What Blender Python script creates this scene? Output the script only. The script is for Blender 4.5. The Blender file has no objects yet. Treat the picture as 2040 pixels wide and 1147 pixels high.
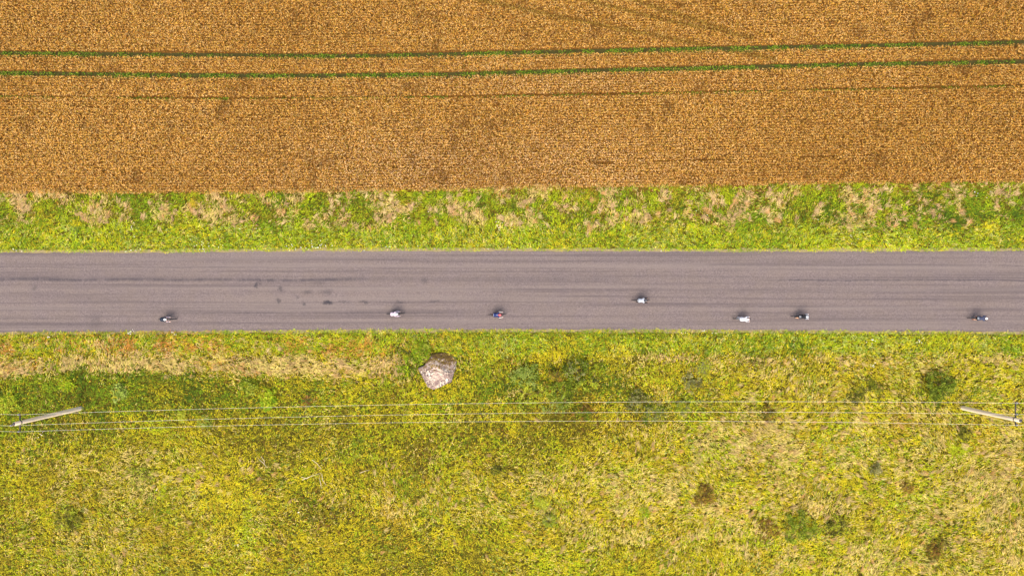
import bpy, bmesh, math, random
import numpy as np
from mathutils import Vector, Matrix

random.seed(7)
rng = np.random.default_rng(11)
SC = bpy.context.scene
COL = SC.collection
R = math.radians

# ------------------------------------------------------------------ camera, sky, sun, exposure
H = 76.0                 # drone height, metres
S = 0.046                # metres per photo pixel on the ground
cam_d = bpy.data.cameras.new('camera')
cam = bpy.data.objects.new('camera', cam_d)
COL.objects.link(cam)
cam.location = (0, 0, H)
cam.rotation_euler = (0, 0, 0)
cam_d.angle = 2 * math.atan(1020 * S / H)
cam_d.clip_start = 0.1
cam_d.clip_end = 5000
SC.camera = cam

SUN_EL, SUN_AZ = R(66), R(195)     # azimuth clockwise from +Y: the sun stands low side of the picture
world = bpy.data.worlds.new('World')
SC.world = world
world.use_nodes = True
wt = world.node_tree
for n in list(wt.nodes):
    wt.nodes.remove(n)
sky = wt.nodes.new('ShaderNodeTexSky')
sky.sky_type = 'NISHITA'
sky.sun_disc = False
sky.sun_elevation = SUN_EL
sky.sun_rotation = SUN_AZ
sky.air_density = 1.0
sky.dust_density = 5.0
sky.ozone_density = 0.6
bg = wt.nodes.new('ShaderNodeBackground')
bg.inputs['Strength'].default_value = 0.13
wo = wt.nodes.new('ShaderNodeOutputWorld')
wt.links.new(sky.outputs[0], bg.inputs['Color'])
wt.links.new(bg.outputs[0], wo.inputs['Surface'])

sd = bpy.data.lights.new('sun', 'SUN')
sd.energy = 1.5
sd.angle = R(32)
sd.color = (1.0, 0.93, 0.82)
sun = bpy.data.objects.new('sun', sd)
COL.objects.link(sun)
sdir = Vector((math.sin(SUN_AZ) * math.cos(SUN_EL), math.cos(SUN_AZ) * math.cos(SUN_EL), math.sin(SUN_EL)))
sun.rotation_euler = sdir.to_track_quat('Z', 'Y').to_euler()
sun.location = (0, 0, 80)

SC.view_settings.view_transform = 'Standard'
SC.view_settings.look = 'None'
SC.view_settings.exposure = 1.35
SC.view_settings.gamma = 1
SC.view_settings.use_curve_mapping = False
SC.render.engine = 'CYCLES'
SC.cycles.max_bounces = 6
SC.cycles.diffuse_bounces = 3

# ------------------------------------------------------------------ helpers
ALB = 0.55
def lin(c):
    c = c / 255.0
    return c / 12.92 if c <= 0.04045 else ((c + 0.055) / 1.055) ** 2.4
def C(r, g, b, k=ALB):
    return (lin(r) * k, lin(g) * k, lin(b) * k)
def W(px, py, z=0.0):
    """photo pixel -> world point on the level z"""
    f = S * (H - z) / H
    return Vector(((px - 1020) * f, (573 - py) * f, z))
def tag(o, label=None, cat=None, group=None, kind=None):
    if label: o['label'] = label
    if cat: o['category'] = cat
    if group: o['group'] = group
    if kind: o['kind'] = kind
    return o
def empty(name, loc, rz=0.0):
    o = bpy.data.objects.new(name, None)
    COL.objects.link(o)
    o.location = loc
    o.rotation_euler = (0, 0, rz)
    o.empty_display_size = 0.3
    return o

def mat(name, col, rough=0.8, metal=0.0, var=0.12, scale=20.0, spec=0.3):
    m = bpy.data.materials.new(name)
    m.use_nodes = True
    nt = m.node_tree
    b = nt.nodes['Principled BSDF']
    b.inputs['Roughness'].default_value = rough
    b.inputs['Metallic'].default_value = metal
    b.inputs['Specular IOR Level'].default_value = spec
    tc = nt.nodes.new('ShaderNodeTexCoord')
    no = nt.nodes.new('ShaderNodeTexNoise')
    no.inputs['Scale'].default_value = scale
    no.inputs['Detail'].default_value = 4
    nt.links.new(tc.outputs['Object'], no.inputs['Vector'])
    mx = nt.nodes.new('ShaderNodeMix')
    mx.data_type = 'RGBA'
    mx.inputs[6].default_value = tuple(c * (1 - var) for c in col) + (1,)
    mx.inputs[7].default_value = tuple(min(1, c * (1 + var)) for c in col) + (1,)
    nt.links.new(no.outputs['Fac'], mx.inputs[0])
    nt.links.new(mx.outputs[2], b.inputs['Base Color'])
    return m

def leaf_mat(name, rough=0.75, spec=0.15):
    m = bpy.data.materials.new(name)
    m.use_nodes = True
    nt = m.node_tree
    b = nt.nodes['Principled BSDF']
    at = nt.nodes.new('ShaderNodeAttribute')
    at.attribute_name = 'col'
    geo = nt.nodes.new('ShaderNodeNewGeometry')
    no = nt.nodes.new('ShaderNodeTexNoise')
    no.inputs['Scale'].default_value = 9.0
    no.inputs['Detail'].default_value = 2
    nt.links.new(geo.outputs['Position'], no.inputs['Vector'])
    mr = nt.nodes.new('ShaderNodeMapRange')
    mr.inputs[3].default_value = 0.82
    mr.inputs[4].default_value = 1.18
    nt.links.new(no.outputs['Fac'], mr.inputs[0])
    ml = nt.nodes.new('ShaderNodeVectorMath')
    ml.operation = 'SCALE'
    nt.links.new(at.outputs['Color'], ml.inputs[0])
    nt.links.new(mr.outputs[0], ml.inputs['Scale'])
    nt.links.new(ml.outputs[0], b.inputs['Base Color'])
    b.inputs['Roughness'].default_value = rough
    b.inputs['Specular IOR Level'].default_value = spec
    return m

class VNoise:
    """tileable value noise sampled by numpy"""
    def __init__(self, seed, n=256):
        self.t = np.random.default_rng(seed).random((n, n))
        self.n = n
    def __call__(self, x, y, scale):
        x = x / scale + 1000.3; y = y / scale + 1000.7
        xi = np.floor(x).astype(int); yi = np.floor(y).astype(int)
        fx = x - xi; fy = y - yi
        fx = fx * fx * (3 - 2 * fx); fy = fy * fy * (3 - 2 * fy)
        n = self.n; t = self.t
        a = t[xi % n, yi % n]; b = t[(xi + 1) % n, yi % n]
        c = t[xi % n, (yi + 1) % n]; d = t[(xi + 1) % n, (yi + 1) % n]
        return (a * (1 - fx) + b * fx) * (1 - fy) + (c * (1 - fx) + d * fx) * fy
    def fbm(self, x, y, scale, oct=4):
        s = 0; a = 1; tot = 0
        for i in range(oct):
            s = s + a * self(x + 37 * i, y - 91 * i, scale / 2 ** i)
            tot += a; a *= 0.55
        return s / tot
N1, N2, N3, N4, N5 = (VNoise(s) for s in (1, 2, 3, 4, 5))

def kites(P, az, lean, L, Wd, col, droop=0.0, roll=None):
    """one bent leaf (4 vertices) per row"""
    n = len(P)
    sl, cl = np.sin(lean), np.cos(lean)
    d = np.stack([np.cos(az) * sl, np.sin(az) * sl, cl], 1)
    side = np.stack([-np.sin(az), np.cos(az), np.zeros(n)], 1)
    if roll is not None:
        up = np.cross(d, side)
        side = side * np.cos(roll)[:, None] + up * np.sin(roll)[:, None]
    L = L[:, None]; Wd = Wd[:, None]
    mid = P + d * L * 0.55
    tip = P + d * L
    tip[:, 2] -= (droop * L[:, 0])
    V = np.empty((n, 4, 3))
    V[:, 0] = P
    V[:, 1] = mid - side * Wd * 0.5
    V[:, 2] = tip
    V[:, 3] = mid + side * Wd * 0.5
    return V.reshape(-1, 3), np.repeat(col, 4, axis=0)

def leaf_mesh(name, parts, material, parent=None, origin=None):
    V = np.concatenate([p[0] for p in parts]).astype(np.float32)
    K = np.concatenate([p[1] for p in parts]).astype(np.float32)
    if origin is not None:
        V = V - np.array(origin, dtype=np.float32)
    n = len(V); q = n // 4
    me = bpy.data.meshes.new(name)
    me.vertices.add(n)
    me.vertices.foreach_set('co', V.ravel())
    me.loops.add(n)
    me.loops.foreach_set('vertex_index', np.arange(n, dtype=np.int32))
    me.polygons.add(q)
    me.polygons.foreach_set('loop_start', np.arange(0, n, 4, dtype=np.int32))
    a = me.color_attributes.new('col', 'FLOAT_COLOR', 'POINT')
    a.data.foreach_set('color', np.concatenate([K, np.ones((n, 1), np.float32)], 1).ravel())
    me.update()
    me.materials.append(material)
    o = bpy.data.objects.new(name, me)
    COL.objects.link(o)
    if parent is not None:
        o.parent = parent
    return o

def mesh_obj(name, bm, material, parent=None, smooth=True):
    me = bpy.data.meshes.new(name)
    bm.normal_update()
    bm.to_mesh(me)
    bm.free()
    if smooth:
        for p in me.polygons:
            p.use_smooth = True
    me.materials.append(material)
    o = bpy.data.objects.new(name, me)
    COL.objects.link(o)
    if parent is not None:
        o.parent = parent
    return o

def tube(bm, pts, rad, seg=10, cap=True, closed=False):
    pts = [Vector(p) for p in pts]
    if not hasattr(rad, '__len__'):
        rad = [rad] * len(pts)
    rings = []
    n = len(pts)
    prev = None
    for i, p in enumerate(pts):
        if closed:
            t = pts[(i + 1) % n] - pts[i - 1]
        else:
            t = pts[min(i + 1, n - 1)] - pts[max(i - 1, 0)]
        t.normalize()
        if prev is None:
            u = t.orthogonal().normalized()
        else:
            u = (prev - t * prev.dot(t)).normalized()
        prev = u
        v = t.cross(u)
        rings.append([bm.verts.new(p + (u * math.cos(2 * math.pi * k / seg) + v * math.sin(2 * math.pi * k / seg)) * rad[i]) for k in range(seg)])
    m = n if closed else n - 1
    for i in range(m):
        a, b = rings[i], rings[(i + 1) % n]
        for k in range(seg):
            bm.faces.new((a[k], a[(k + 1) % seg], b[(k + 1) % seg], b[k]))
    if cap and not closed:
        bm.faces.new(list(reversed(rings[0])))
        bm.faces.new(rings[-1])

def ball(bm, c, r, sc=(1, 1, 1), u=14, v=10):
    M = Matrix.Translation(Vector(c)) @ Matrix.Diagonal((sc[0] * r, sc[1] * r, sc[2] * r, 1))
    bmesh.ops.create_uvsphere(bm, u_segments=u, v_segments=v, radius=1, matrix=M)

def capsule(bm, a, b, ra, rb):
    a = Vector(a); b = Vector(b)
    tube(bm, [a, b], [ra, rb], seg=14)
    ball(bm, a, ra); ball(bm, b, rb)

def boxm(bm, c, s, rot=None):
    M = Matrix.Translation(Vector(c))
    if rot is not None:
        M = M @ rot
    M = M @ Matrix.Diagonal((s[0], s[1], s[2], 1))
    bmesh.ops.create_cube(bm, size=1, matrix=M)

# ------------------------------------------------------------------ lines of the place (photo px, then metres)
XS = np.array([0, 300, 700, 1000, 1300, 1700, 2040])
def line(xs, ys, z=0.0):
    xs = np.array(xs, float); ys = np.array(ys, float)
    f = S * (H - z) / H
    X = (xs - 1020) * f; Y = (573 - ys) * f
    s0 = (Y[1] - Y[0]) / (X[1] - X[0]); s1 = (Y[-1] - Y[-2]) / (X[-1] - X[-2])
    X = np.concatenate([[X[0] - 60], X, [X[-1] + 60]])
    Y = np.concatenate([[Y[0] - 60 * s0], Y, [Y[-1] + 60 * s1]])
    return lambda x: np.interp(x, X, Y)
track_a = line([0, 300, 700, 1000, 1300, 1700, 2040], [104, 107, 110, 104, 97, 90, 82], 0.7)
track_b = line([0, 300, 600, 900, 1100, 1400, 1700, 2040], [144, 148, 149.5, 146.5, 141, 134, 127, 121], 0.7)
track_c = line([0, 400, 900, 1200, 1500, 1900, 2040], [190, 195, 191, 186, 180, 172, 169], 0.7)
wheat_edge = line([0, 500, 900, 1100, 1400, 1700, 2040], [384, 384, 378, 372, 369, 365, 361], 0.5)
road_top = line([0, 300, 600, 1020, 1500, 2040], [503, 503, 500, 500, 501, 500])
road_bot = line([0, 400, 850, 1020, 1500, 2040], [661, 658, 655, 655, 656.5, 660])

# ------------------------------------------------------------------ ground sheet
def ground_material():
    m = bpy.data.materials.new('ground_soil')
    m.use_nodes = True
    nt = m.node_tree
    b = nt.nodes['Principled BSDF']
    b.inputs['Roughness'].default_value = 0.95
    b.inputs['Specular IOR Level'].default_value = 0.1
    geo = nt.nodes.new('ShaderNodeNewGeometry')
    def noise(sc, det=5):
        n = nt.nodes.new('ShaderNodeTexNoise')
        n.inputs['Scale'].default_value = sc
        n.inputs['Detail'].default_value = det
        n.inputs['Roughness'].default_value = 0.7
        nt.links.new(geo.outputs['Position'], n.inputs['Vector'])
        return n
    def ramp(fac, stops):
        r = nt.nodes.new('ShaderNodeValToRGB')
        el = r.color_ramp.elements
        el[0].position, el[0].color = stops[0][0], stops[0][1] + (1,)
        el[1].position, el[1].color = stops[-1][0], stops[-1][1] + (1,)
        for p, c in stops[1:-1]:
            e = el.new(p); e.color = c + (1,)
        nt.links.new(fac, r.inputs[0])
        return r
    n1 = noise(5.0, 8)
    g = ramp(n1.outputs['Fac'], [(0.3, C(54, 46, 14)), (0.5, C(92, 86, 24)), (0.7, C(136, 124, 42))])
    w = ramp(n1.outputs['Fac'], [(0.3, C(84, 54, 22)), (0.5, C(128, 88, 36)), (0.7, C(165, 120, 52))])
    sep = nt.nodes.new('ShaderNodeSeparateXYZ')
    nt.links.new(geo.outputs['Position'], sep.inputs[0])
    mr = nt.nodes.new('ShaderNodeMapRange')
    mr.inputs[1].default_value = 8.7
    mr.inputs[2].default_value = 8.9
    nt.links.new(sep.outputs['Y'], mr.inputs[0])
    mx = nt.nodes.new('ShaderNodeMix')
    mx.data_type = 'RGBA'
    nt.links.new(mr.outputs[0], mx.inputs[0])
    nt.links.new(g.outputs[0], mx.inputs[6])
    nt.links.new(w.outputs[0], mx.inputs[7])
    nt.links.new(mx.outputs[2], b.inputs['Base Color'])
    return m
bm = bmesh.new()
gx = [-1500, -400, -60, 60, 400, 1500]
vs = [[bm.verts.new((x, y, 0)) for x in gx] for y in gx]
for i in range(5):
    for j in range(5):
        bm.faces.new((vs[i][j], vs[i][j + 1], vs[i + 1][j + 1], vs[i + 1][j]))
tag(mesh_obj('ground', bm, ground_material(), smooth=False), kind='structure')

# ------------------------------------------------------------------ road
def road_material():
    m = bpy.data.materials.new('asphalt')
    m.use_nodes = True
    nt = m.node_tree
    b = nt.nodes['Principled BSDF']
    b.inputs['Roughness'].default_value = 0.9
    b.inputs['Specular IOR Level'].default_value = 0.2
    geo = nt.nodes.new('ShaderNodeNewGeometry')
    P = geo.outputs['Position']
    sep = nt.nodes.new('ShaderNodeSeparateXYZ')
    nt.links.new(P, sep.inputs[0])
    def math_(op, a, b_=None, c=None):
        n = nt.nodes.new('ShaderNodeMath'); n.operation = op
        for i, v in enumerate((a, b_, c)):
            if v is None: continue
            if isinstance(v, (int, float)): n.inputs[i].default_value = v
            else: nt.links.new(v, n.inputs[i])
        return n.outputs[0]
    def noise(scale, det=3, rough=0.6, sx=1, sy=1, off=0):
        mp = nt.nodes.new('ShaderNodeMapping')
        mp.inputs['Scale'].default_value = (sx, sy, 1)
        mp.inputs['Location'].default_value = (off, off * 0.7, 0)
        nt.links.new(P, mp.inputs[0])
        n = nt.nodes.new('ShaderNodeTexNoise')
        n.inputs['Scale'].default_value = scale
        n.inputs['Detail'].default_value = det
        n.inputs['Roughness'].default_value = rough
        nt.links.new(mp.outputs[0], n.inputs['Vector'])
        return n
    def rng_(fac, a, b_, c=0.0, d=1.0, smooth=True):
        n = nt.nodes.new('ShaderNodeMapRange')
        n.interpolation_type = 'SMOOTHSTEP' if smooth else 'LINEAR'
        n.inputs[1].default_value = a; n.inputs[2].default_value = b_
        n.inputs[3].default_value = c; n.inputs[4].default_value = d
        nt.links.new(fac, n.inputs[0])
        return n.outputs[0]
    def mixc(fac, a, b_):
        n = nt.nodes.new('ShaderNodeMix'); n.data_type = 'RGBA'
        if isinstance(fac, (int, float)): n.inputs[0].default_value = fac
        else: nt.links.new(fac, n.inputs[0])
        for s, v in ((6, a), (7, b_)):
            if isinstance(v, tuple): n.inputs[s].default_value = v + (1,)
            else: nt.links.new(v, n.inputs[s])
        return n.outputs[2]
    KR = 0.355
    grain = noise(9.0, 4, 0.85)
    c = mixc(rng_(grain.outputs['Fac'], 0.3, 0.7, 0, 1, False), C(110, 97, 98, KR), C(190, 171, 164, KR))
    tint = noise(0.5, 3)
    c = mixc(rng_(tint.outputs['Fac'], 0.35, 0.65, 0.0, 0.3), c, C(162, 144, 128, KR))
    st = noise(1.0, 5, 0.65, sx=0.03, sy=2.6)
    c = mixc(rng_(st.outputs['Fac'], 0.44, 0.66, 0.0, 0.6), c, C(116, 104, 106, KR))
    st2 = noise(1.0, 5, 0.6, sx=0.02, sy=1.3, off=31)
    c = mixc(rng_(st2.outputs['Fac'], 0.48, 0.66, 0.0, 0.55), c, C(172, 156, 148, KR))
    # joints and wheel marks that run along the road: (photo row, half width m, from col, to col, strength)
    lines = [(532, .05, -600, 640, .42), (540, .035, 540, 1500, .5), (538, .05, -300, 330, .3), (556.5, .17, -600, 720, .7), (555, .22, 640, 1250, .3),
             (528, .05, 1400, 2700, .42), (557.5, .09, 1540, 2700, .75), (552, .07, 1350, 2700, .3), (584, .06, -600, 480, .22), (581, .05, 1500, 1900, .35), (602, .07, 150, 860, .25),
             (623, .09, 350, 900, .35), (628, .10, 1350, 2400, .28), (634, .12, -600, 160, .3), (612, .09, 60, 700, .22),
             (520, .12, 1000, 2700, .15), (645, .15, -600, 2700, .15)]
    wob = rng_(noise(0.12, 2, 0.5, sy=0).outputs['Fac'], 0.2, 0.8, -0.12, 0.12, False)
    ys = math_('ADD', sep.outputs['Y'], wob)
    for i, (py, wd, x0, x1, k) in enumerate(lines):
        y0 = (573 - py) * S
        d = math_('ABSOLUTE', math_('SUBTRACT', ys, y0))
        f = rng_(d, 0.0, wd * 1.5, k, 0.0)
        f = math_('MULTIPLY', f, rng_(sep.outputs['X'], (x0 - 1020) * S - 3, (x0 - 1020) * S + 3))
        f = math_('MULTIPLY', f, rng_(sep.outputs['X'], (x1 - 1020) * S - 3, (x1 - 1020) * S + 3, 1, 0))
        br = noise(1.0, 5, 0.8, sx=0.9, sy=0.2, off=13 * i)
        f = math_('MULTIPLY', f, rng_(br.outputs['Fac'], 0.3, 0.62, 0.25, 1.0))
        c = mixc(f, c, C(88, 82, 90, KR))
    # tar spots
    nd = noise(2.5, 4, 0.75)
    dv = nt.nodes.new('ShaderNodeVectorMath'); dv.operation = 'SUBTRACT'
    nt.links.new(nd.outputs['Color'], dv.inputs[0]); dv.inputs[1].default_value = (.5, .5, .5)
    dw = nt.nodes.new('ShaderNodeVectorMath'); dw.operation = 'SCALE'; dw.inputs['Scale'].default_value = 1.1
    nt.links.new(dv.outputs[0], dw.inputs[0])
    pa = nt.nodes.new('ShaderNodeVectorMath'); pa.operation = 'ADD'
    nt.links.new(P, pa.inputs[0]); nt.links.new(dw.outputs[0], pa.inputs[1])
    spots = [(510, 567, 4, 8, .8), (518, 562, 7, 3, .45), (537, 558, 10, 4, .5), (559, 574, 6, 6, .6), (613, 581, 12, 6, .45), (653, 601, 11, 6, 1.0),
             (650, 581, 14, 7, .45), (556, 598, 6, 6, .6), (606, 603, 5, 4, .7), (682, 600, 14, 3, .5), (727, 601, 11, 4, .6), (796, 601, 9, 3, .5),
             (867, 600, 12, 3, .45), (592, 590, 4, 4, .5), (70, 573, 7, 8, .4), (636, 563, 14, 7, .25), (845, 557, 6, 8, .3), (190, 640, 16, 22, .2), (100, 556, 60, 6, .2)]
    for (px, py, rx, ry, k) in spots:
        q = W(px, py)
        s = nt.nodes.new('ShaderNodeVectorMath'); s.operation = 'SUBTRACT'
        nt.links.new(pa.outputs[0], s.inputs[0]); s.inputs[1].default_value = (q.x, q.y, 0)
        s2 = nt.nodes.new('ShaderNodeVectorMath'); s2.operation = 'MULTIPLY'
        nt.links.new(s.outputs[0], s2.inputs[0]); s2.inputs[1].default_value = (1 / (rx * S), 1 / (ry * S), 0)
        l = nt.nodes.new('ShaderNodeVectorMath'); l.operation = 'LENGTH'
        nt.links.new(s2.outputs[0], l.inputs[0])
        c = mixc(rng_(l.outputs['Value'], 0.3, 1.25, min(k, 1) * .85, 0.0), c, C(62, 62, 72, KR))
    # crumbling sandy edges
    nt.links.new(c, b.inputs['Base Color'])
    bp = nt.nodes.new('ShaderNodeBump')
    bp.inputs['Strength'].default_value = 0.35
    bp.inputs['Distance'].default_value = 0.02
    nt.links.new(grain.outputs['Fac'], bp.inputs['Height'])
    nt.links.new(bp.outputs[0], b.inputs['Normal'])
    return m
def strip(name, ya, yb, z, material, x0=-400, x1=400, step=0.25, amp=0.05, seed=0):
    xs = np.concatenate([np.arange(x0, -60, 5), np.arange(-60, 60, step), np.arange(60, x1 + 1, 5)])
    e1 = (N3.fbm(xs, xs * 0 + seed, 0.9) - 0.5) * 2 * amp
    e2 = (N4.fbm(xs, xs * 0 + seed + 9, 0.9) - 0.5) * 2 * amp
    A = np.array(ya(xs)) + e1
    B = np.array(yb(xs)) + e2
    bm = bmesh.new()
    prev = None
    for x, a, b_ in zip(xs, A, B):
        cur = (bm.verts.new((x, a, z)), bm.verts.new((x, b_, z)))
        if prev:
            bm.faces.new((prev[1], cur[1], cur[0], prev[0]))
        prev = cur
    return mesh_obj(name, bm, material, smooth=False)
road = strip('road', road_top, road_bot, 0.03, road_material(), amp=0.12)
tag(road, kind='structure')
dust = mat('gravel_shoulder', C(178, 160, 112, .42), 0.95, var=0.35, scale=7)
tag(strip('gravel_shoulder', lambda x: road_top(x) + .28, lambda x: road_bot(x) - .28, 0.015, dust, amp=0.16, seed=40), kind='structure')

# ------------------------------------------------------------------ wheat
LEAF = leaf_mat('plant_leaf')
STRAW = leaf_mat('wheat_straw', 0.7, 0.25)
X0, X1, Y0, Y1 = -56, 56, -35, 36

def pal(list_):
    return np.array([C(*c) for c in list_])

def px_of(x, y):
    return x / S + 1020, 573 - y / S

# faint diagonal lines of thin, greener crop, photo px
thin = [line([900, 961, 1257, 1500], [-14, 0, 61, 108], .7), line([1100, 1168, 1300, 1450], [-14, 0, 33, 64], .7), line([1200, 1264, 1420], [-20, 0, 50], .7)]
thin_x = [(-10, 24), (0, 22), (6, 20)]
def wheat_keep(x, y, r):
    keep = y > wheat_edge(x) + (N2.fbm(x, y, 0.8) - .5) * .35
    edge = (N1.fbm(x, y, .5) - .5) * .12
    keep &= np.abs(y - track_a(x)) > .23 + edge
    keep &= np.abs(y - track_b(x)) > .23 + edge
    wc = np.clip(0.085 + (N3.fbm(x, y * 0, 5) - .5) * .16, 0.0, .2)
    keep &= np.abs(y - track_c(x)) > wc + edge * .5
    d = np.zeros_like(x)
    for f, (a, b_) in zip(thin, thin_x):
        w = np.exp(-((y - f(x)) / .2) ** 2) * (x > a) * (x < b_)
        d = np.maximum(d, w)
    keep &= r > d * .42
    # a faint seam low in the crop
    s1 = line([900, 1250, 1700], [330, 322, 309], .7)(x)
    keep &= ~((np.abs(y - s1) < .09) & (N5.fbm(x, y * 0, 4) > .60) & (x > -12) & (x < 34))
    return keep, d

def wheat():
    parts = []
    def pts(dens, rows):
        n = int((X1 - X0) * (Y1 - 8) * dens)
        x = rng.uniform(X0, X1, n); y = rng.uniform(8, Y1, n)
        if rows:
            base = wheat_edge(x)
            k = np.round((y - base) / .24) * .24 + base
            y = k + rng.normal(0, .058, n)
        r = rng.random(n)
        keep, d = wheat_keep(x, y, r)
        return x[keep], y[keep], d[keep]
    ear = pal([(248, 188, 88), (238, 172, 62), (216, 148, 44), (226, 168, 92), (248, 204, 126), (196, 126, 32), (206, 166, 48)])
    # ears
    x, y, d = pts(190, True)
    n = len(x)
    cl = N1(x, y, .13); big = N2.fbm(x, y, 9, 4); mid = N4.fbm(x, y, 1.6, 3)
    lod = N5.fbm(x * .35, y, 1.5, 3)
    z = .66 + .16 * cl + rng.normal(0, .035, n) - .10 * np.clip(mid - .66, 0, 1) * 4 - .12 * d
    az = rng.uniform(0, 2 * np.pi, n) * .55 + (N3.fbm(x, y, 6) * 5.0)
    lean = rng.uniform(.5, 1.75, n)
    idx = rng.integers(0, len(ear), n)
    col = ear[idx] * (0.72 + .52 * cl + .12 * rng.normal(0, 1, n))[:, None]
    t = np.clip((big - .5) * 3.2, -1, 1)
    pxx, pyy = px_of(x, y)
    pale = np.exp(-((pxx - 950) / 380) ** 2 - ((pyy - 330) / 75) ** 2) + .6 * np.exp(-((pxx - 1100) / 300) ** 2 - ((pyy - 165) / 30) ** 2)
    col[:, 0] *= 1 + .08 * t; col[:, 1] *= 1 + .10 * t; col[:, 2] *= 1 + .18 * t
    col[:, 2] *= (1 + .55 * pale); col[:, 1] *= (1 + .06 * pale)
    br = np.clip((mid - .66) * 5, 0, 1)
    col *= (1 - .34 * br)[:, None]
    keep = rng.random(n) > .42 * br
    g = d * .62
    col = col * (1 - g[:, None]) + np.array(C(150, 140, 40)) * g[:, None]
    P = np.stack([x, y, z], 1)
    L = rng.uniform(.10, .18, n); Wd = rng.uniform(.030, .052, n)
    k = keep
    parts.append(kites(P[k], az[k], lean[k], L[k], Wd[k], np.clip(col[k], 0, .9), .25))
    # stems
    x, y, d = pts(70, True)
    n = len(x)
    stem = pal([(170, 112, 36), (140, 84, 22), (184, 132, 50), (122, 90, 24)])
    P = np.stack([x, y, np.zeros(n)], 1)
    parts.append(kites(P, rng.uniform(0, 6.28, n), rng.uniform(.0, .22, n), rng.uniform(.62, .84, n), rng.uniform(.02, .04, n),
                       stem[rng.integers(0, 4, n)], .0))
    # leaves hanging among the stems
    x, y, d = pts(80, False)
    n = len(x)
    P = np.stack([x, y, rng.uniform(.28, .6, n)], 1)
    parts.append(kites(P, rng.uniform(0, 6.28, n), rng.uniform(.7, 1.7, n), rng.uniform(.14, .28, n), rng.uniform(.02, .045, n),
                       pal([(148, 92, 24), (122, 70, 16), (166, 108, 34), (116, 92, 22)])[rng.integers(0, 4, n)], .3))
    o = leaf_mesh('wheat_field', parts, STRAW)
    tag(o, 'ripe golden wheat crop filling the upper third beyond the verge', 'wheat', kind='stuff')
wheat()

def track_weeds():
    parts = []
    for f, wd, dens, thr in ((track_a, .23, 215, .46), (track_b, .23, 225, .44), (track_c, .11, 200, .50)):
        n = int((X1 - X0) * dens * wd * 2)
        x = rng.uniform(X0, X1, n); y = f(x) + rng.uniform(-wd, wd, n)
        m = N2.fbm(x, y * .3, .9, 4) + rng.normal(0, .07, n)
        k = m > thr
        x, y, m = x[k], y[k], m[k]
        n = len(x)
        c = pal([(110, 150, 24), (76, 112, 20), (146, 172, 40), (60, 84, 20), (160, 160, 60), (170, 140, 80)])
        P = np.stack([x, y, rng.uniform(.02, .28, n)], 1)
        parts.append(kites(P, rng.uniform(0, 6.28, n), rng.uniform(.7, 1.5, n), rng.uniform(.08, .2, n), rng.uniform(.04, .09, n),
                           c[rng.choice(6, n, p=[.3, .25, .2, .1, .1, .05])], .2))
    tag(leaf_mesh('weeds', parts, LEAF), 'low green weeds growing in the tractor wheel tracks through the wheat', 'weeds', kind='stuff')
track_weeds()
soil = mat('wheel_rut_soil', C(88, 82, 32, .42), .95, var=.5, scale=6)
tag(strip('wheel_rut', lambda x: track_a(x) + .3, lambda x: track_a(x) - .3, .008, soil, amp=.04, x0=-200, x1=200), kind='structure')
tag(strip('wheel_rut', lambda x: track_b(x) + .3, lambda x: track_b(x) - .3, .008, soil, amp=.04, x0=-200, x1=200), kind='structure')

# ------------------------------------------------------------------ grasses and herbs
PAL = dict(lime=(190, 206, 24), green=(134, 166, 22), dkgreen=(84, 116, 20), yellow=(228, 210, 30), yolive=(186, 170, 34),
           olive=(136, 124, 26), tan=(238, 210, 118), pink=(226, 188, 124), orange=(220, 150, 62), brown=(124, 88, 32),
           ochre=(214, 180, 40), pale=(190, 202, 100))
NAMES = list(PAL)
PALA = pal([PAL[k] for k in NAMES])
def G(px, py, cx, cy, sx, sy, p=2):
    return np.exp(-np.abs((px - cx) / sx) ** p - np.abs((py - cy) / sy) ** p)

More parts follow.
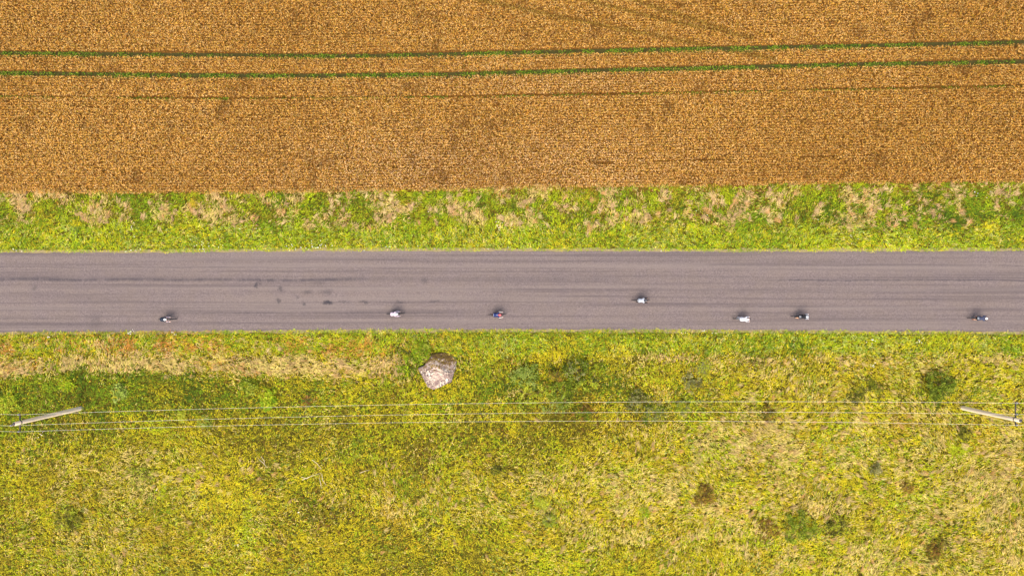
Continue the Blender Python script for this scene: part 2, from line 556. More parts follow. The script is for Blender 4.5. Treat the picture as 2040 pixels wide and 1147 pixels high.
def veg_weights(x, y):
    px, py = px_of(x, y)
    n = len(x)
    w = {k: np.zeros(n) for k in NAMES}
    a = N1.fbm(x, y, 5, 5); b_ = N2.fbm(x, y, 2.2, 4); c = N3.fbm(x, y, 9, 4); d = N4.fbm(x, y, 1.0, 3)
    sharp = lambda v, k=9: 1 / (1 + np.exp(-(v - .5) * k * 2))
    north = (y > 0).astype(float)
    south = 1 - north
    vb = 1 / (1 + np.exp((py - (706 + (b_ - .5) * 26)) / 3.5))       # 1 on the mown south verge
    mead = south * (1 - vb)
    # ---- north verge: rough half by the wheat, mown half by the road
    rough = 1 / (1 + np.exp((py - (447 + (b_ - .5) * 45)) / 4.0))
    nr = north * rough; nm = north * (1 - rough)
    w['lime'] += nm * 1.15 * sharp(a, 4); w['green'] += nm * (.5 + .5 * sharp(b_, 5)); w['yellow'] += nm * .38; w['pale'] += nm * .28
    w['yolive'] += nm * .25; w['tan'] += nm * .07
    tus = sharp(d * .6 + N5.fbm(x, y, 1.6, 4) * .4 - .04, 11)
    rightg = 1 / (1 + np.exp(-(px - 1450) / 120))
    w['pink'] += nr * 1.1 * tus * (1 - .45 * rightg); w['tan'] += nr * .9 * tus * (1 - .4 * rightg); w['orange'] += nr * .16 * tus
    w['brown'] += nr * (.26 + .3 * tus); w['green'] += nr * (.55 + .4 * rightg); w['dkgreen'] += nr * (.32 + .4 * rightg)
    w['lime'] += nr * .75 * (1 - .6 * tus); w['yolive'] += nr * .35; w['olive'] += nr * .35
    # ---- south verge
    sv = south * vb
    left = 1 / (1 + np.exp((px - 780) / 50))
    w['lime'] += sv * (.95 * sharp(a, 4)); w['green'] += sv * (.65 + .3 * sharp(b_, 6)); w['yellow'] += sv * .45; w['pale'] += sv * (.2 + .12 * (1 - left))
    w['yolive'] += sv * .3; w['olive'] += sv * .1
    low = 1 / (1 + np.exp(-(py - 680) / 6))
    w['orange'] += sv * left * (.25 + low) * 2.6 * sharp(d * .5 + b_ * .5, 14); w['pink'] += sv * left * low * .8 * sharp(d, 8); w['tan'] += sv * .06
    w['dkgreen'] += sv * .5 * G(px, py, 1590, 692, 70, 20)
    strip_ = G(px, py, 0, 664, 1e9, 6)
    w['dkgreen'] += sv * .5 * strip_; w['olive'] += sv * .6 * strip_
    # dry strip under the verge on the left, thinner on the right
    ds = np.exp(-np.abs((py - (728 + (c - .5) * 30)) / 17) ** 2.5) * left * south
    ds2 = np.exp(-np.abs((py - 716) / 8) ** 2) * (1 - left) * south * sharp(a, 12)
    w['tan'] += 3.0 * ds * sharp(b_ * .5 + d * .5 + .1, 8) + 1.6 * ds2; w['pink'] += 2.0 * ds + 1.2 * ds2; w['orange'] += .4 * ds
    # ---- meadow
    M = mead
    w['yellow'] += M * 1.05 * (.6 + sharp(a, 5)); w['yolive'] += M * .7; w['lime'] += M * .62 * (.4 + sharp(b_, 6)); w['tan'] += M * .16 * (.3 + 1.4 * sharp(1 - a, 7)); w['pale'] += M * .12
    w['green'] += M * .34 * (.5 + sharp(1 - b_, 6)); w['ochre'] += M * .4; w['olive'] += M * .30; w['brown'] += M * (.09 + .14 * sharp(1 - c, 6)); w['orange'] += M * .05
    dry = (.55 * G(px, py, 1750, 1000, 420, 230, 3) + 1.1 * G(px, py, 1500, 880, 120, 36) + .5 * G(px, py, 1960, 960, 90, 130) + .5 * G(px, py, 1250, 990, 150, 60) + .4 * G(px, py, 1480, 1040, 90, 60) + .4 * G(px, py, 1700, 1120, 200, 30) + .3 * G(px, py, 1250, 1000, 230, 110) + .4 * G(px, py, 870, 990, 130, 60)
           + .35 * G(px, py, 330, 940, 230, 60) + .3 * G(px, py, 250, 1060, 260, 80) + .25 * G(px, py, 1900, 730, 180, 25) + .15 * G(px, py, 1650, 780, 200, 60)) * 1.4
    dry = dry * (.35 + .9 * sharp(a * .6 + d * .4, 6))
    w['tan'] += M * dry * .95; w['pink'] += M * dry * .28; w['lime'] += M * dry * .45; w['pale'] += M * dry * .2; w['ochre'] += M * dry * .3
    dg = 1.5 * G(px, py, 150, 778, 150, 42, 3) + 1.3 * G(px, py, 350, 785, 110, 42, 3) + .5 * G(px, py, 90, 850, 120, 30) + .35 * G(px, py, 560, 800, 130, 40) + .9 * G(px, py, 815, 718, 38, 30, 3) + .35 * G(px, py, 950, 770, 80, 60)
    dg += .75 * G(px, py, 1120, 770, 110, 38, 3) + .3 * G(px, py, 1300, 810, 100, 26, 3) + .5 * G(px, py, 1480, 700, 120, 14) + .45 * G(px, py, 1870, 785, 60, 30)
    w['dkgreen'] += M * dg * 3.2 * (.4 + sharp(b_, 6)); w['green'] += M * dg * 2.6; w['olive'] += M * dg * 1.2
    bd = .8 * G(px, py, 650, 1035, 80, 35) + .8 * G(px, py, 960, 890, 300, 50, 3) + .35 * G(px, py, 1150, 850, 200, 40) + .5 * G(px, py, 850, 1095, 110, 35)  + .4 * G(px, py, 590, 980, 60, 20) + .35 * G(px, py, 620, 870, 400, 60) + .5 * G(px, py, 1880, 1085, 30, 40) + .5 * G(px, py, 1530, 822, 30, 20)
    w['olive'] += M * bd * 1.6; w['brown'] += M * bd * 1.1 * sharp(d, 6); w['dkgreen'] += M * bd * .35
    yl = .6 * G(px, py, 1120, 1090, 160, 60) + .5 * G(px, py, 1850, 760, 160, 30) + .4 * G(px, py, 760, 870, 250, 50) + .5 * G(px, py, 50, 1060, 90, 100) + .4 * G(px, py, 1000, 1000, 100, 50)
    w['yellow'] += M * yl * 1.2; w['lime'] += M * yl * .7
    for i, k in enumerate(NAMES):
        nz = VNoise(100 + i)
        v = nz.fbm(x, y, 2.6, 4) * .6 + nz.fbm(x + 50, y, .9, 2) * .4
        w[k] = w[k] * np.exp((v - .5) * 7.0 * (1 - .55 * nm - .4 * sv))
    Wm = np.stack([w[k] for k in NAMES], 1) ** 1.25
    info = dict(px=px, py=py, nr=nr, nm=nm, sv=sv, mead=mead, ds=ds, dry=dry * M, dg=dg * M, bd=bd * M, a=a, b=b_, d=d, tus=tus, rightg=rightg)
    return Wm / (Wm.sum(1, keepdims=True) + 1e-9), info

def choose(Wm):
    cs = Wm.cumsum(1)
    r = rng.random((len(Wm), 1))
    return (r > cs).sum(1).clip(0, Wm.shape[1] - 1)

def field(xa, xb, yfa, yfb, dens, blades):
    n = int((xb - xa) * dens)
    return n

def grass(name, label, cat, ylo, yhi, yspan, density, nb=5):
    n = int((X1 - X0) * (yspan[1] - yspan[0]) * density)
    x = rng.uniform(X0, X1, n); y = rng.uniform(yspan[0], yspan[1], n)
    e = (N4.fbm(x, y * 0, .7) - .5) * .42 + (N2(x, y * 0, .22) - .5) * .14
    k = (y > ylo(x) + e) & (y < yhi(x) + e)
    x, y = x[k], y[k]
    Wm, I = veg_weights(x, y)
    idx = choose(Wm)
    col = PALA[idx]
    n = len(x)
    short = np.clip(I['nm'] + I['sv'], 0, 1)
    # distance to the tarmac: the grass is cut short there
    de = np.minimum(np.abs(y - road_top(x)), np.abs(y - road_bot(x)))
    isdry = np.isin(idx, [NAMES.index('tan'), NAMES.index('pink')])
    hgt = (.16 + .14 * I['a'] + .10 * rng.random(n)) * (1 - .4 * short) * np.clip(.3 + de * .7, .3, 1)
    hgt += .16 * isdry * (1 - .5 * short)
    hgt += .22 * np.clip(I['dg'], 0, 1) * I['b'] + .15 * I['bd']
    lum = (.74 + .60 * N5(x, y, .16) + .14 * rng.normal(0, 1, n) + .26 * (N2.fbm(x, y, .8, 3) - .5) + .30 * (N1.fbm(x + 9, y, 4.5, 3) - .5))
    long_ = np.clip(I['dry'] * 1.3 + I['ds'] + I['nr'] * .6 + short * .35 + .3, 0, 1)
    flow = .45 + (N3.fbm(x, y, 7, 3) - .5) * 5.5
    parts = []
    for j in range(nb):
        jx = rng.normal(0, .055, n); jy = rng.normal(0, .055, n)
        streak = rng.random(n) < long_ * np.where(isdry, .95, .55)
        az = np.where(streak, flow + rng.normal(0, .55, n), rng.uniform(0, 6.283, n))
        lean = np.where(streak, rng.uniform(1.0, 1.5, n), rng.uniform(.5, 1.45, n))
        L = np.where(streak, rng.uniform(.20, .42, n), rng.uniform(.08, .16, n)) * np.where(isdry, 1.15, 1) * np.clip(.5 + de, .5, 1)
        Wd = np.where(streak, rng.uniform(.022, .038, n), rng.uniform(.04, .07, n))
        z = hgt * rng.uniform(.25, 1.0, n)
        P = np.stack([x + jx, y + jy, z], 1)
        alt = rng.random(n) < .30
        cj = np.where(alt[:, None], PALA[choose(Wm)], col)
        cc = cj * (lum * rng.uniform(.86, 1.14, n))[:, None]
        parts.append(kites(P, az, lean, L, Wd, np.clip(cc, 0, .9), rng.uniform(.1, .35, n), rng.normal(0, .35, n)))
    # dry tussocks: long blades that arch out of one crown
    m = int((X1 - X0) * (yspan[1] - yspan[0]) * 4.5)
    tx = rng.uniform(X0, X1, m); ty = rng.uniform(yspan[0], yspan[1], m)
    k = (ty > ylo(tx) + .3) & (ty < yhi(tx) - .3)
    tx, ty = tx[k], ty[k]
    _, J = veg_weights(tx, ty)
    pr = np.clip(J['nr'] * J['tus'] * .75 * (1 - .2 * J['rightg']) + J['ds'] * .5 + J['dry'] * .2, 0, .8)
    k = rng.random(len(tx)) < pr
    tx, ty = tx[k], ty[k]
    q = 14
    fm = .45 + (N3.fbm(tx, ty, 7, 3) - .5) * 5.5
    inm = J['mead'][k] > .5
    fl = np.repeat(np.where(inm, fm + rng.normal(0, .25, len(tx)), .5 + rng.normal(0, 1.0, len(tx))), q) + rng.normal(0, 1, len(tx) * q) * np.repeat(np.where(inm, .12, .3), q)
    X = np.repeat(tx, q) + rng.normal(0, .05, len(tx) * q); Y = np.repeat(ty, q) + rng.normal(0, .09, len(tx) * q)
    tc = pal([(236, 204, 138), (216, 178, 126), (224, 170, 104), (200, 160, 112)])[np.repeat(rng.integers(0, 4, len(tx)), q)]
    tc = tc * rng.uniform(.8, 1.15, len(X))[:, None]
    tc = tc * (1 - .12 * np.repeat(inm, q))[:, None] * np.where(np.repeat(inm, q)[:, None], np.array([[1.0, 1.04, .85]]), 1.0)
    parts.append(kites(np.stack([X, Y, np.full(len(X), .2) + rng.random(len(X)) * .15], 1), fl, rng.uniform(.9, 1.35, len(X)),
                       rng.uniform(.35, .8, len(X)), rng.uniform(.02, .035, len(X)), np.clip(tc, 0, .9), .3))
    return tag(leaf_mesh(name, parts, LEAF), label, cat, kind='stuff')

grass('verge_grass', 'strip of green and dry grass between the wheat and the road', 'grass', lambda x: road_top(x) + .06, lambda x: wheat_edge(x) + .1, (3.0, 10.5), 62)
split = lambda x: -6.3 + 0 * x
grass('verge_grass', 'bright green mown grass along the lower edge of the road', 'grass', split, lambda x: road_bot(x) - .04, (-6.6, -3.6), 64)
grass('meadow_grass', 'rough yellow green meadow with straw coloured patches below the road', 'meadow', lambda x: Y0 + 0 * x, split, (Y0, -6.2), 52)

# small white and yellow flower heads scattered in the verges
def flowers():
    cl = [(415, 487, 16, 8, 16), (620, 492, 26, 5, 18), (640, 488, 12, 6, 8), (265, 500, 10, 2, 6), (268, 462, 5, 8, 6), (35, 498, 10, 2, 4), (262, 661, 4, 3, 10), (102, 670, 3, 2, 4),
          (350, 662, 5, 3, 4), (1735, 675, 4, 4, 8), (1830, 677, 6, 4, 8), (1580, 715, 3, 2, 5), (1738, 727, 4, 3, 7), (990, 451, 6, 5, 8), (1700, 470, 10, 8, 6), (1930, 388, 20, 8, 8),
          (86, 863, 4, 3, 6), (263, 1086, 2, 2, 2), (315, 972, 2, 2, 3), (475, 1083, 2, 1, 3), (598, 1018, 2, 2, 3), (1380, 660, 40, 2, 8), (800, 496, 200, 3, 10), (1100, 440, 300, 20, 8)]
    xs, ys = [], []
    for (a, b_, sx, sy, n) in cl:
        xs.append(rng.normal(a, sx, n)); ys.append(rng.normal(b_, sy, n))
    px = np.concatenate(xs); py = np.concatenate(ys)
    x = (px - 1020) * S; y = (573 - py) * S
    n = len(x)
    parts = []
    for j in range(5):
        parts.append(kites(np.stack([x, y, np.full(n, .33)], 1), np.full(n, j * 1.2566) + .3, np.full(n, 1.35), rng.uniform(.02, .05, n), rng.uniform(.02, .04, n),
                           np.tile(np.array([C(240, 240, 228, .75)]), (n, 1)), .0))
    parts.append(kites(np.stack([x, y, np.zeros(n)], 1), np.zeros(n), np.full(n, .02), np.full(n, .325), np.full(n, .008), np.tile(np.array([C(90, 120, 40)]), (n, 1)), 0))
    tag(leaf_mesh('wildflowers', parts, LEAF), 'tiny white flower heads sprinkled along the grass verges', 'flowers', kind='stuff')
flowers()

# ------------------------------------------------------------------ shrubs and single plants
BARK = mat('twig_bark', (.12, .085, .05), .9)
def shrub(name, px, py, rpx, h, cols, label, cat='shrub', leaf=(.10, .18), n=None, spiky=False, group=None, aspect=1.0, pure=False):
    f = S * (H - h * .6) / H
    c = Vector(((px - 1020) * f, (573 - py) * f, 0))
    r = rpx * S
    root = empty(name, c)
    tag(root, label, cat, group)
    rs = np.random.default_rng(int(px * 7 + py))
    bm = bmesh.new()
    nb = 9
    tips = []
    for i in range(nb):
        a = i * 2.4 + rs.random()
        rr = r * rs.uniform(.3, .85)
        t = Vector((math.cos(a) * rr * aspect, math.sin(a) * rr, h * rs.uniform(.55, .92)))
        tips.append(t)
        tube(bm, [(0, 0, 0), (t.x * .35, t.y * .35, t.z * .5), t], [.028, .018, .007], seg=6)
    mesh_obj('stem', bm, BARK, root)
    if n is None:
        n = int(330 * (r * r * 3.14) + 200)
    cl = max(12, n // 22)
    ca = rs.uniform(0, 6.283, cl); cr = r * rs.random(cl) ** (.5 if pure else .62) * (1.0 if pure else 1.15) * (1 + .18 * np.sin(3 * ca + px))
    h = h * (1.0 if pure else .8)
    cz = h * (.35 + .62 * np.sqrt(np.clip(1 - (cr / (r * 1.2)) ** 2, 0, 1)) * rs.uniform(.65, 1.05, cl))
    k = rs.integers(0, cl, n)
    P = np.stack([np.cos(ca[k]) * cr[k] * aspect + rs.normal(0, .11, n), np.sin(ca[k]) * cr[k] + rs.normal(0, .11, n), np.clip(cz[k] + rs.normal(0, .10, n), .08, None)], 1)
    pc = pal(list(cols) + ([] if pure else [(176, 170, 34)]))
    ci = rs.integers(0, len(pc), cl)[k]
    ci = np.where(rs.random(n) < .25, rs.integers(0, len(pc), n), ci)
    col = pc[ci] * rs.uniform(.75, 1.2, n)[:, None]
    if spiky:
        az = np.arctan2(P[:, 1], P[:, 0]) + rs.normal(0, .4, n)
        V = kites(P * np.array([.5, .5, .9]), az, rs.uniform(.8, 1.35, n), rs.uniform(.3, .6, n), rs.uniform(.03, .06, n), col, .25)
    else:
        V = kites(P, rs.uniform(0, 6.283, n), rs.uniform(.6, 1.6, n), rs.uniform(leaf[0], leaf[1], n), rs.uniform(leaf[0] * .6, leaf[1] * .7, n), col, .2, rs.normal(0, .5, n))
    leaf_mesh('foliage', [V], LEAF, root)
    return root
DK = [(88, 104, 12), (114, 134, 20), (152, 166, 50), (62, 76, 10)]
MG = [(130, 148, 20), (156, 172, 34), (104, 122, 16), (174, 182, 62)]
BG = [(150, 180, 20), (184, 206, 30), (118, 154, 20)]
YG = [(190, 200, 44), (170, 184, 40), (210, 210, 70)]
OL = [(110, 112, 28), (84, 88, 22), (140, 134, 44), (70, 62, 18)]
RB = [(152, 108, 40), (124, 86, 30), (144, 128, 40), (106, 80, 28), (166, 134, 46)]
SG = [(150, 148, 88), (124, 126, 66), (172, 168, 104), (98, 90, 44)]
PG = [(150, 170, 66), (172, 188, 86), (126, 148, 48)]
shrub('shrub', 1873, 767, 27, 1.3, DK, 'dark green round bush above the foot of the right-hand pole', n=1500, leaf=(.10, .2), pure=True)
shrub('shrub', 1592, 1048, 32, 1.2, MG + DK[:2], 'spreading mid green bush near the bottom of the meadow, right of centre', n=1500, pure=True)
shrub('shrub', 1668, 1048, 19, .8, OL + YG[:1], 'small olive bush just right of the spreading green bush at the bottom')
shrub('shrub', 1530, 1052, 20, .6, RB, 'low rust coloured scrub just left of the spreading green bush at the bottom')
shrub('shrub', 1532, 822, 14, .8, OL + RB[:2], 'small dark olive bush crossed by the middle wire, right of centre')
shrub('shrub', 1921, 864, 13, .7, OL, 'little dark bush in straw coloured grass below the right-hand pole')
shrub('shrub', 1403, 986, 19, .8, RB, 'reddish brown bush alone in the dry meadow below the wires')
shrub('shrub', 1867, 1092, 19, .9, RB + OL[:1], 'dark brown bush at the lower right of the meadow')
shrub('thistle_plant', 1093, 1037, 13, .9, MG + SG[:1], 'spiky grey green plant in the meadow at the lower middle', 'plant', spiky=True, n=260)
shrub('weed_clump', 1080, 1000, 12, .5, YG, 'yellow green leafy clump just above the spiky grey green plant', 'plant')
shrub('shrub', 655, 1032, 34, .6, RB + OL[:2], 'wide rust brown scrub patch at the lower left of centre', n=700, aspect=1.2)
shrub('shrub', 135, 1034, 24, .6, OL[:3] + YG[:2], 'low olive bush near the lower left corner')
shrub('shrub', 1745, 934, 11, .7, SG + DK[:1], 'small grey green bush in the lower right dry grass, left of a brown one')
shrub('shrub', 1808, 966, 12, .6, RB, 'small brown bush right of the small grey green bush in dry grass')
shrub('broadleaf_weed', 535, 794, 17, .7, BG + YG[:1], 'bright green broad-leaved weed just above the upper wire at left', 'plant', leaf=(.14, .26))
shrub('broadleaf_weed', 496, 770, 15, .8, MG, 'mid green broad-leaved weed at the right end of the dark green patch', 'plant', leaf=(.12, .22))
shrub('weed_clump', 15, 803, 20, .6, YG + BG, 'yellow green clump at the left edge above the leaning pole', 'plant')
shrub('broadleaf_weed', 236, 783, 14, .7, PG, 'pale green star-shaped weed in the middle of the dark green patch', 'plant', leaf=(.16, .28))
shrub('broadleaf_weed', 135, 765, 14, .6, BG, 'light green weed in the dark green patch above the left-hand pole', 'plant', leaf=(.12, .2))
shrub('broadleaf_weed', 362, 827, 9, .5, YG, 'tiny yellow green weed lying right under the upper wire at left', 'plant')
shrub('broadleaf_weed', 405, 843, 12, .5, PG, 'pale weed beneath the middle wire at left', 'plant')
shrub('shrub', 283, 950, 22, .5, OL[:3] + YG[:2], 'low dull olive scrub in the lower left meadow under the wires')
shrub('broadleaf_weed', 1283, 1021, 11, .5, BG, 'small bright green weed in straw coloured grass, lower middle', 'plant')
shrub('shrub', 1377, 764, 16, .9, SG, 'silvery grey bush right of the leafy thicket')
shrub('shrub', 1400, 735, 14, .6, SG[:2] + YG[:1], 'faint grey green bush just above the silvery grey bush')
g_ = 'bushes of the leafy thicket above the wires'
shrub('shrub', 1048, 752, 24, 1.1, PG + DK[:1], 'pale green bush at the upper left end of the thicket', group=g_)
shrub('shrub', 1056, 787, 30, 1.1, MG + YG, 'yellowish green leafy bush at the lower left of the thicket', group=g_, n=500)
shrub('shrub', 1108, 752, 24, 1.3, RB + OL[:2] + DK[:1], 'brownish bush in the middle of the thicket', group=g_, n=500)
shrub('shrub', 1148, 740, 26, 1.4, DK + SG[:1], 'darkest green bush of the thicket with grey twigs', group=g_, n=1000, pure=True)
shrub('shrub', 1180, 762, 28, 1.1, YG + MG, 'bright yellow green bush at the right end of the thicket', group=g_, n=420)
shrub('shrub', 1118, 782, 28, 1.1, DK + MG, 'dark green bush at the lower middle of the thicket', group=g_, n=1000, pure=True)
shrub('shrub', 1104, 808, 20, 1.0, PG + SG[:2], 'greyish pale bush under the upper wire below the thicket', group=g_, n=420)
shrub('shrub', 1158, 822, 17, .8, DK[:2] + RB[:2], 'dark brown green bush between the wires below the thicket', group=g_)
shrub('shrub', 1272, 800, 20, .9, SG + OL[:2], 'grey brown bush crossed by the upper wire', group=g_)
shrub('shrub', 1302, 820, 20, 1.0, DK[:2] + SG[:2], 'dark grey green bush between upper and middle wires', group=g_)
shrub('shrub', 1357, 812, 14, .8, MG + SG[:1], 'small dull green bush right of the dark grey green one between the wires', group=g_)
shrub('shrub', 818, 708, 31, .9, BG + DK[:2], 'bright green leafy bush beside the upper left of the boulder', n=800)
shrub('shrub', 838, 698, 18, .7, BG + MG, 'fresh green bush touching the top of the boulder')
shrub('shrub', 1742, 772, 14, .7, OL + MG[:1], 'upper olive bush of a pair left of the dark round bush')
shrub('shrub', 1708, 785, 17, .6, OL, 'lower olive bush of a pair left of the dark round bush')
shrub('flowering_weed', 152, 446, 6, .6, [(238, 226, 30), (226, 210, 40)], 'yellow flowering weed on the verge above the road at left', 'plant', leaf=(.08, .14))
shrub('broadleaf_weed', 152, 455, 9, .35, BG + PG, 'pale green leafy weed directly below the yellow flowers', 'plant')
shrub('flowering_weed', 388, 402, 8, .6, [(226, 200, 40), (210, 180, 50)], 'ochre yellow flowering weed close to the wheat edge', 'plant', leaf=(.08, .14))
shrub('dock_plant', 613, 795, 9, .6, [(150, 70, 30), (120, 60, 24), (60, 110, 40)], 'small rust red dock plant in green grass above the upper wire', 'plant', spiky=True, n=90)
shrub('shrub', 990, 936, 10, .6, OL + DK[:1], 'tiny dark bush below the wires at the centre')

# dead branch lying in the meadow
def dead_branch(px, py, segs, label):
    o0 = W(px, py, .45)
    bm = bmesh.new()
    for pts in segs:
        P3 = [W(a, b_, .45) - Vector((o0.x, o0.y, 0)) + Vector((0, 0, .06 * math.sin(i * 2.1))) for i, (a, b_) in enumerate(pts)]
        tube(bm, P3, [.026 - .014 * i / max(1, len(P3) - 1) for i in range(len(P3))], seg=6)
    tag(mesh_obj('dead_branch', bm, mat('bleached_wood', C(214, 196, 158, .8), .85), ), label, 'branch').location = (o0.x, o0.y, 0)
dead_branch(630, 940, [[(622, 915), (632, 922), (640, 933)], [(602, 955), (618, 948), (640, 941)], [(636, 950), (639, 962), (640, 972)], [(641, 943), (643, 955), (650, 966)], [(600, 949), (612, 952), (622, 945)]],
            'bleached forked dead branch lying in the meadow left of centre')
dead_branch(525, 920, [[(516, 914), (525, 921), (532, 931)], [(520, 908), (527, 917), (526, 925)]], 'small bleached twig left of the forked dead branch')
dead_branch(728, 937, [[(717, 941), (727, 937), (736, 935)]], 'single straight bleached twig right of the forked dead branch')

# ------------------------------------------------------------------ boulder
def boulder():
    out_px = [(832, 733), (846, 727), (860, 706), (872, 703), (884, 702), (901, 704), (906, 711), (909, 721), (908, 732), (904, 742), (899, 761), (885, 767), (862, 777), (851, 771), (843, 753)]
    c = W(874, 738, .8)
    pts = [W(a, b_, .75) for a, b_ in out_px]
    loc = [(p.x - c.x, p.y - c.y) for p in pts]
    ang = np.array([math.atan2(q[1], q[0]) for q in loc]); rad = np.array([math.hypot(*q) for q in loc])
    o = np.argsort(ang); ang = ang[o]; rad = rad[o]
    ang = np.concatenate([ang - 2 * np.pi, ang, ang + 2 * np.pi]); rad = np.tile(rad, 3)
    bm = bmesh.new()
    NA, NR = 180, 70
    def ray(a):
        dx, dy = math.cos(a), math.sin(a); best = 1e9
        for i in range(len(loc)):
            (x1, y1), (x2, y2) = loc[i - 1], loc[i]
            ex, ey = x2 - x1, y2 - y1
            den = dx * ey - dy * ex
            if abs(den) < 1e-9: continue
            t = (x1 * ey - y1 * ex) / den; u = (x1 * dy - y1 * dx) / den
            if t > 0 and -1e-6 <= u <= 1 + 1e-6: best = min(best, t)
        return best * .965
    planes = [(.10, .22, 1.30), (-.52, -.62, 1.62), (.55, -.18, 1.75), (-.25, .55, 1.62), (.30, .60, 1.75), (.05, -.75, 1.95), (.75, .25, 2.1), (-.9, .1, 2.0)]
    rings = []
    for i in range(1, NR + 1):
        f = i / NR
        ring = []
        for k in range(NA):
            a = -math.pi + 2 * math.pi * k / NA
            R_ = ray(a)
            ff = min(f / .86, 1.0)
            x = math.cos(a) * R_ * ff; y = math.sin(a) * R_ * ff
            z = min(p0 * x + p1 * y + p2 for p0, p1, p2 in planes)
            if f > .86:
                t = (f - .86) / .14
                z = z * (1 - t) + (-.25) * t
                x *= 1 + .05 * math.sin(t * 2.6); y *= 1 + .05 * math.sin(t * 2.6)
            else:
                z *= 1 - .10 * (ff ** 7)
            nx = np.array([x]); ny = np.array([y])
            nz = float(N1.fbm(nx * 1.0 + z, ny, .8, 4)[0] - .5) * .34 + float(N2.fbm(nx, ny + z, .22, 3)[0] - .5) * .09
            crack = -.10 * math.exp(-((y + .42 * x - .02) / .05) ** 2) * (1 if -.4 < x < .5 else 0)
            ring.append(bm.verts.new((x + nz * .35 * math.cos(a), y + nz * .35 * math.sin(a), z + nz + crack)))
        rings.append(ring)
    cv = bm.verts.new((0, 0, 1.3))
    for k in range(NA):
        bm.faces.new((cv, rings[0][k], rings[0][(k + 1) % NA]))
    for i in range(NR - 1):
        for k in range(NA):
            bm.faces.new((rings[i][k], rings[i + 1][k], rings[i + 1][(k + 1) % NA], rings[i][(k + 1) % NA]))
    m = bpy.data.materials.new('lichen_granite')
    m.use_nodes = True
    nt = m.node_tree; b = nt.nodes['Principled BSDF']; b.inputs['Roughness'].default_value = .9
    tc = nt.nodes.new('ShaderNodeTexCoord')
    def noise(sc, det=5, ro=.6):
        n = nt.nodes.new('ShaderNodeTexNoise'); n.inputs['Scale'].default_value = sc; n.inputs['Detail'].default_value = det; n.inputs['Roughness'].default_value = ro
        nt.links.new(tc.outputs['Object'], n.inputs['Vector']); return n
    def rmp(f, stops):
        r = nt.nodes.new('ShaderNodeValToRGB'); e = r.color_ramp.elements
        e[0].position, e[0].color = stops[0][0], stops[0][1] + (1,); e[1].position, e[1].color = stops[-1][0], stops[-1][1] + (1,)
        for p, c_ in stops[1:-1]:
            q = e.new(p); q.color = c_ + (1,)
        nt.links.new(f, r.inputs[0]); return r
    def mix(f, a, c_):
        n = nt.nodes.new('ShaderNodeMix'); n.data_type = 'RGBA'; nt.links.new(f, n.inputs[0]); nt.links.new(a, n.inputs[6])
        if isinstance(c_, tuple): n.inputs[7].default_value = c_ + (1,)
        else: nt.links.new(c_, n.inputs[7])
        return n.outputs[2]
    base = rmp(noise(2.2).outputs['Fac'], [(.3, C(128, 100, 98, .5)), (.44, C(190, 162, 146, .52)), (.56, C(232, 210, 184, .6)), (.68, C(250, 238, 218, .7))])
    dots = rmp(noise(8, 4, .75).outputs['Fac'], [(.47, (0, 0, 0)), (.53, (1, 1, 1))])
    wide = rmp(noise(1.1, 3).outputs['Fac'], [(.36, (0, 0, 0)), (.52, (1, 1, 1))])
    mul = nt.nodes.new('ShaderNodeMath'); mul.operation = 'MULTIPLY'
    nt.links.new(dots.outputs[0], mul.inputs[0]); nt.links.new(wide.outputs[0], mul.inputs[1])
    c1 = mix(mul.outputs[0], base.outputs[0], C(84, 66, 70, .5))
    # moss on the far shoulder
    sep = nt.nodes.new('ShaderNodeSeparateXYZ'); nt.links.new(tc.outputs['Object'], sep.inputs[0])
    sm = nt.nodes.new('ShaderNodeMath'); sm.operation = 'MULTIPLY_ADD'
    nt.links.new(noise(3.6, 5, .8).outputs['Fac'], sm.inputs[0]); sm.inputs[1].default_value = 7.0
    nt.links.new(sep.outputs['Y'], sm.inputs[2])
    ms = nt.nodes.new('ShaderNodeMapRange'); ms.inputs[1].default_value = 4.0; ms.inputs[2].default_value = 4.25
    nt.links.new(sm.outputs[0], ms.inputs[0])
    mc = rmp(noise(7, 4).outputs['Fac'], [(.35, C(92, 60, 24, .5)), (.55, C(136, 104, 30, .5)), (.7, C(166, 146, 40, .5))])
    c2 = mix(ms.outputs[0], c1, mc.outputs[0])
    nt.links.new(c2, b.inputs['Base Color'])
    bp = nt.nodes.new('ShaderNodeBump'); bp.inputs['Strength'].default_value = .6; bp.inputs['Distance'].default_value = .05
    nt.links.new(noise(6, 6, .7).outputs['Fac'], bp.inputs['Height']); nt.links.new(bp.outputs[0], b.inputs['Normal'])
    o = mesh_obj('boulder', bm, m)
    o.location = (c.x, c.y, 0)
    tag(o, 'big pale granite boulder with lichen and brown moss in the grass below the road', 'boulder')
boulder()

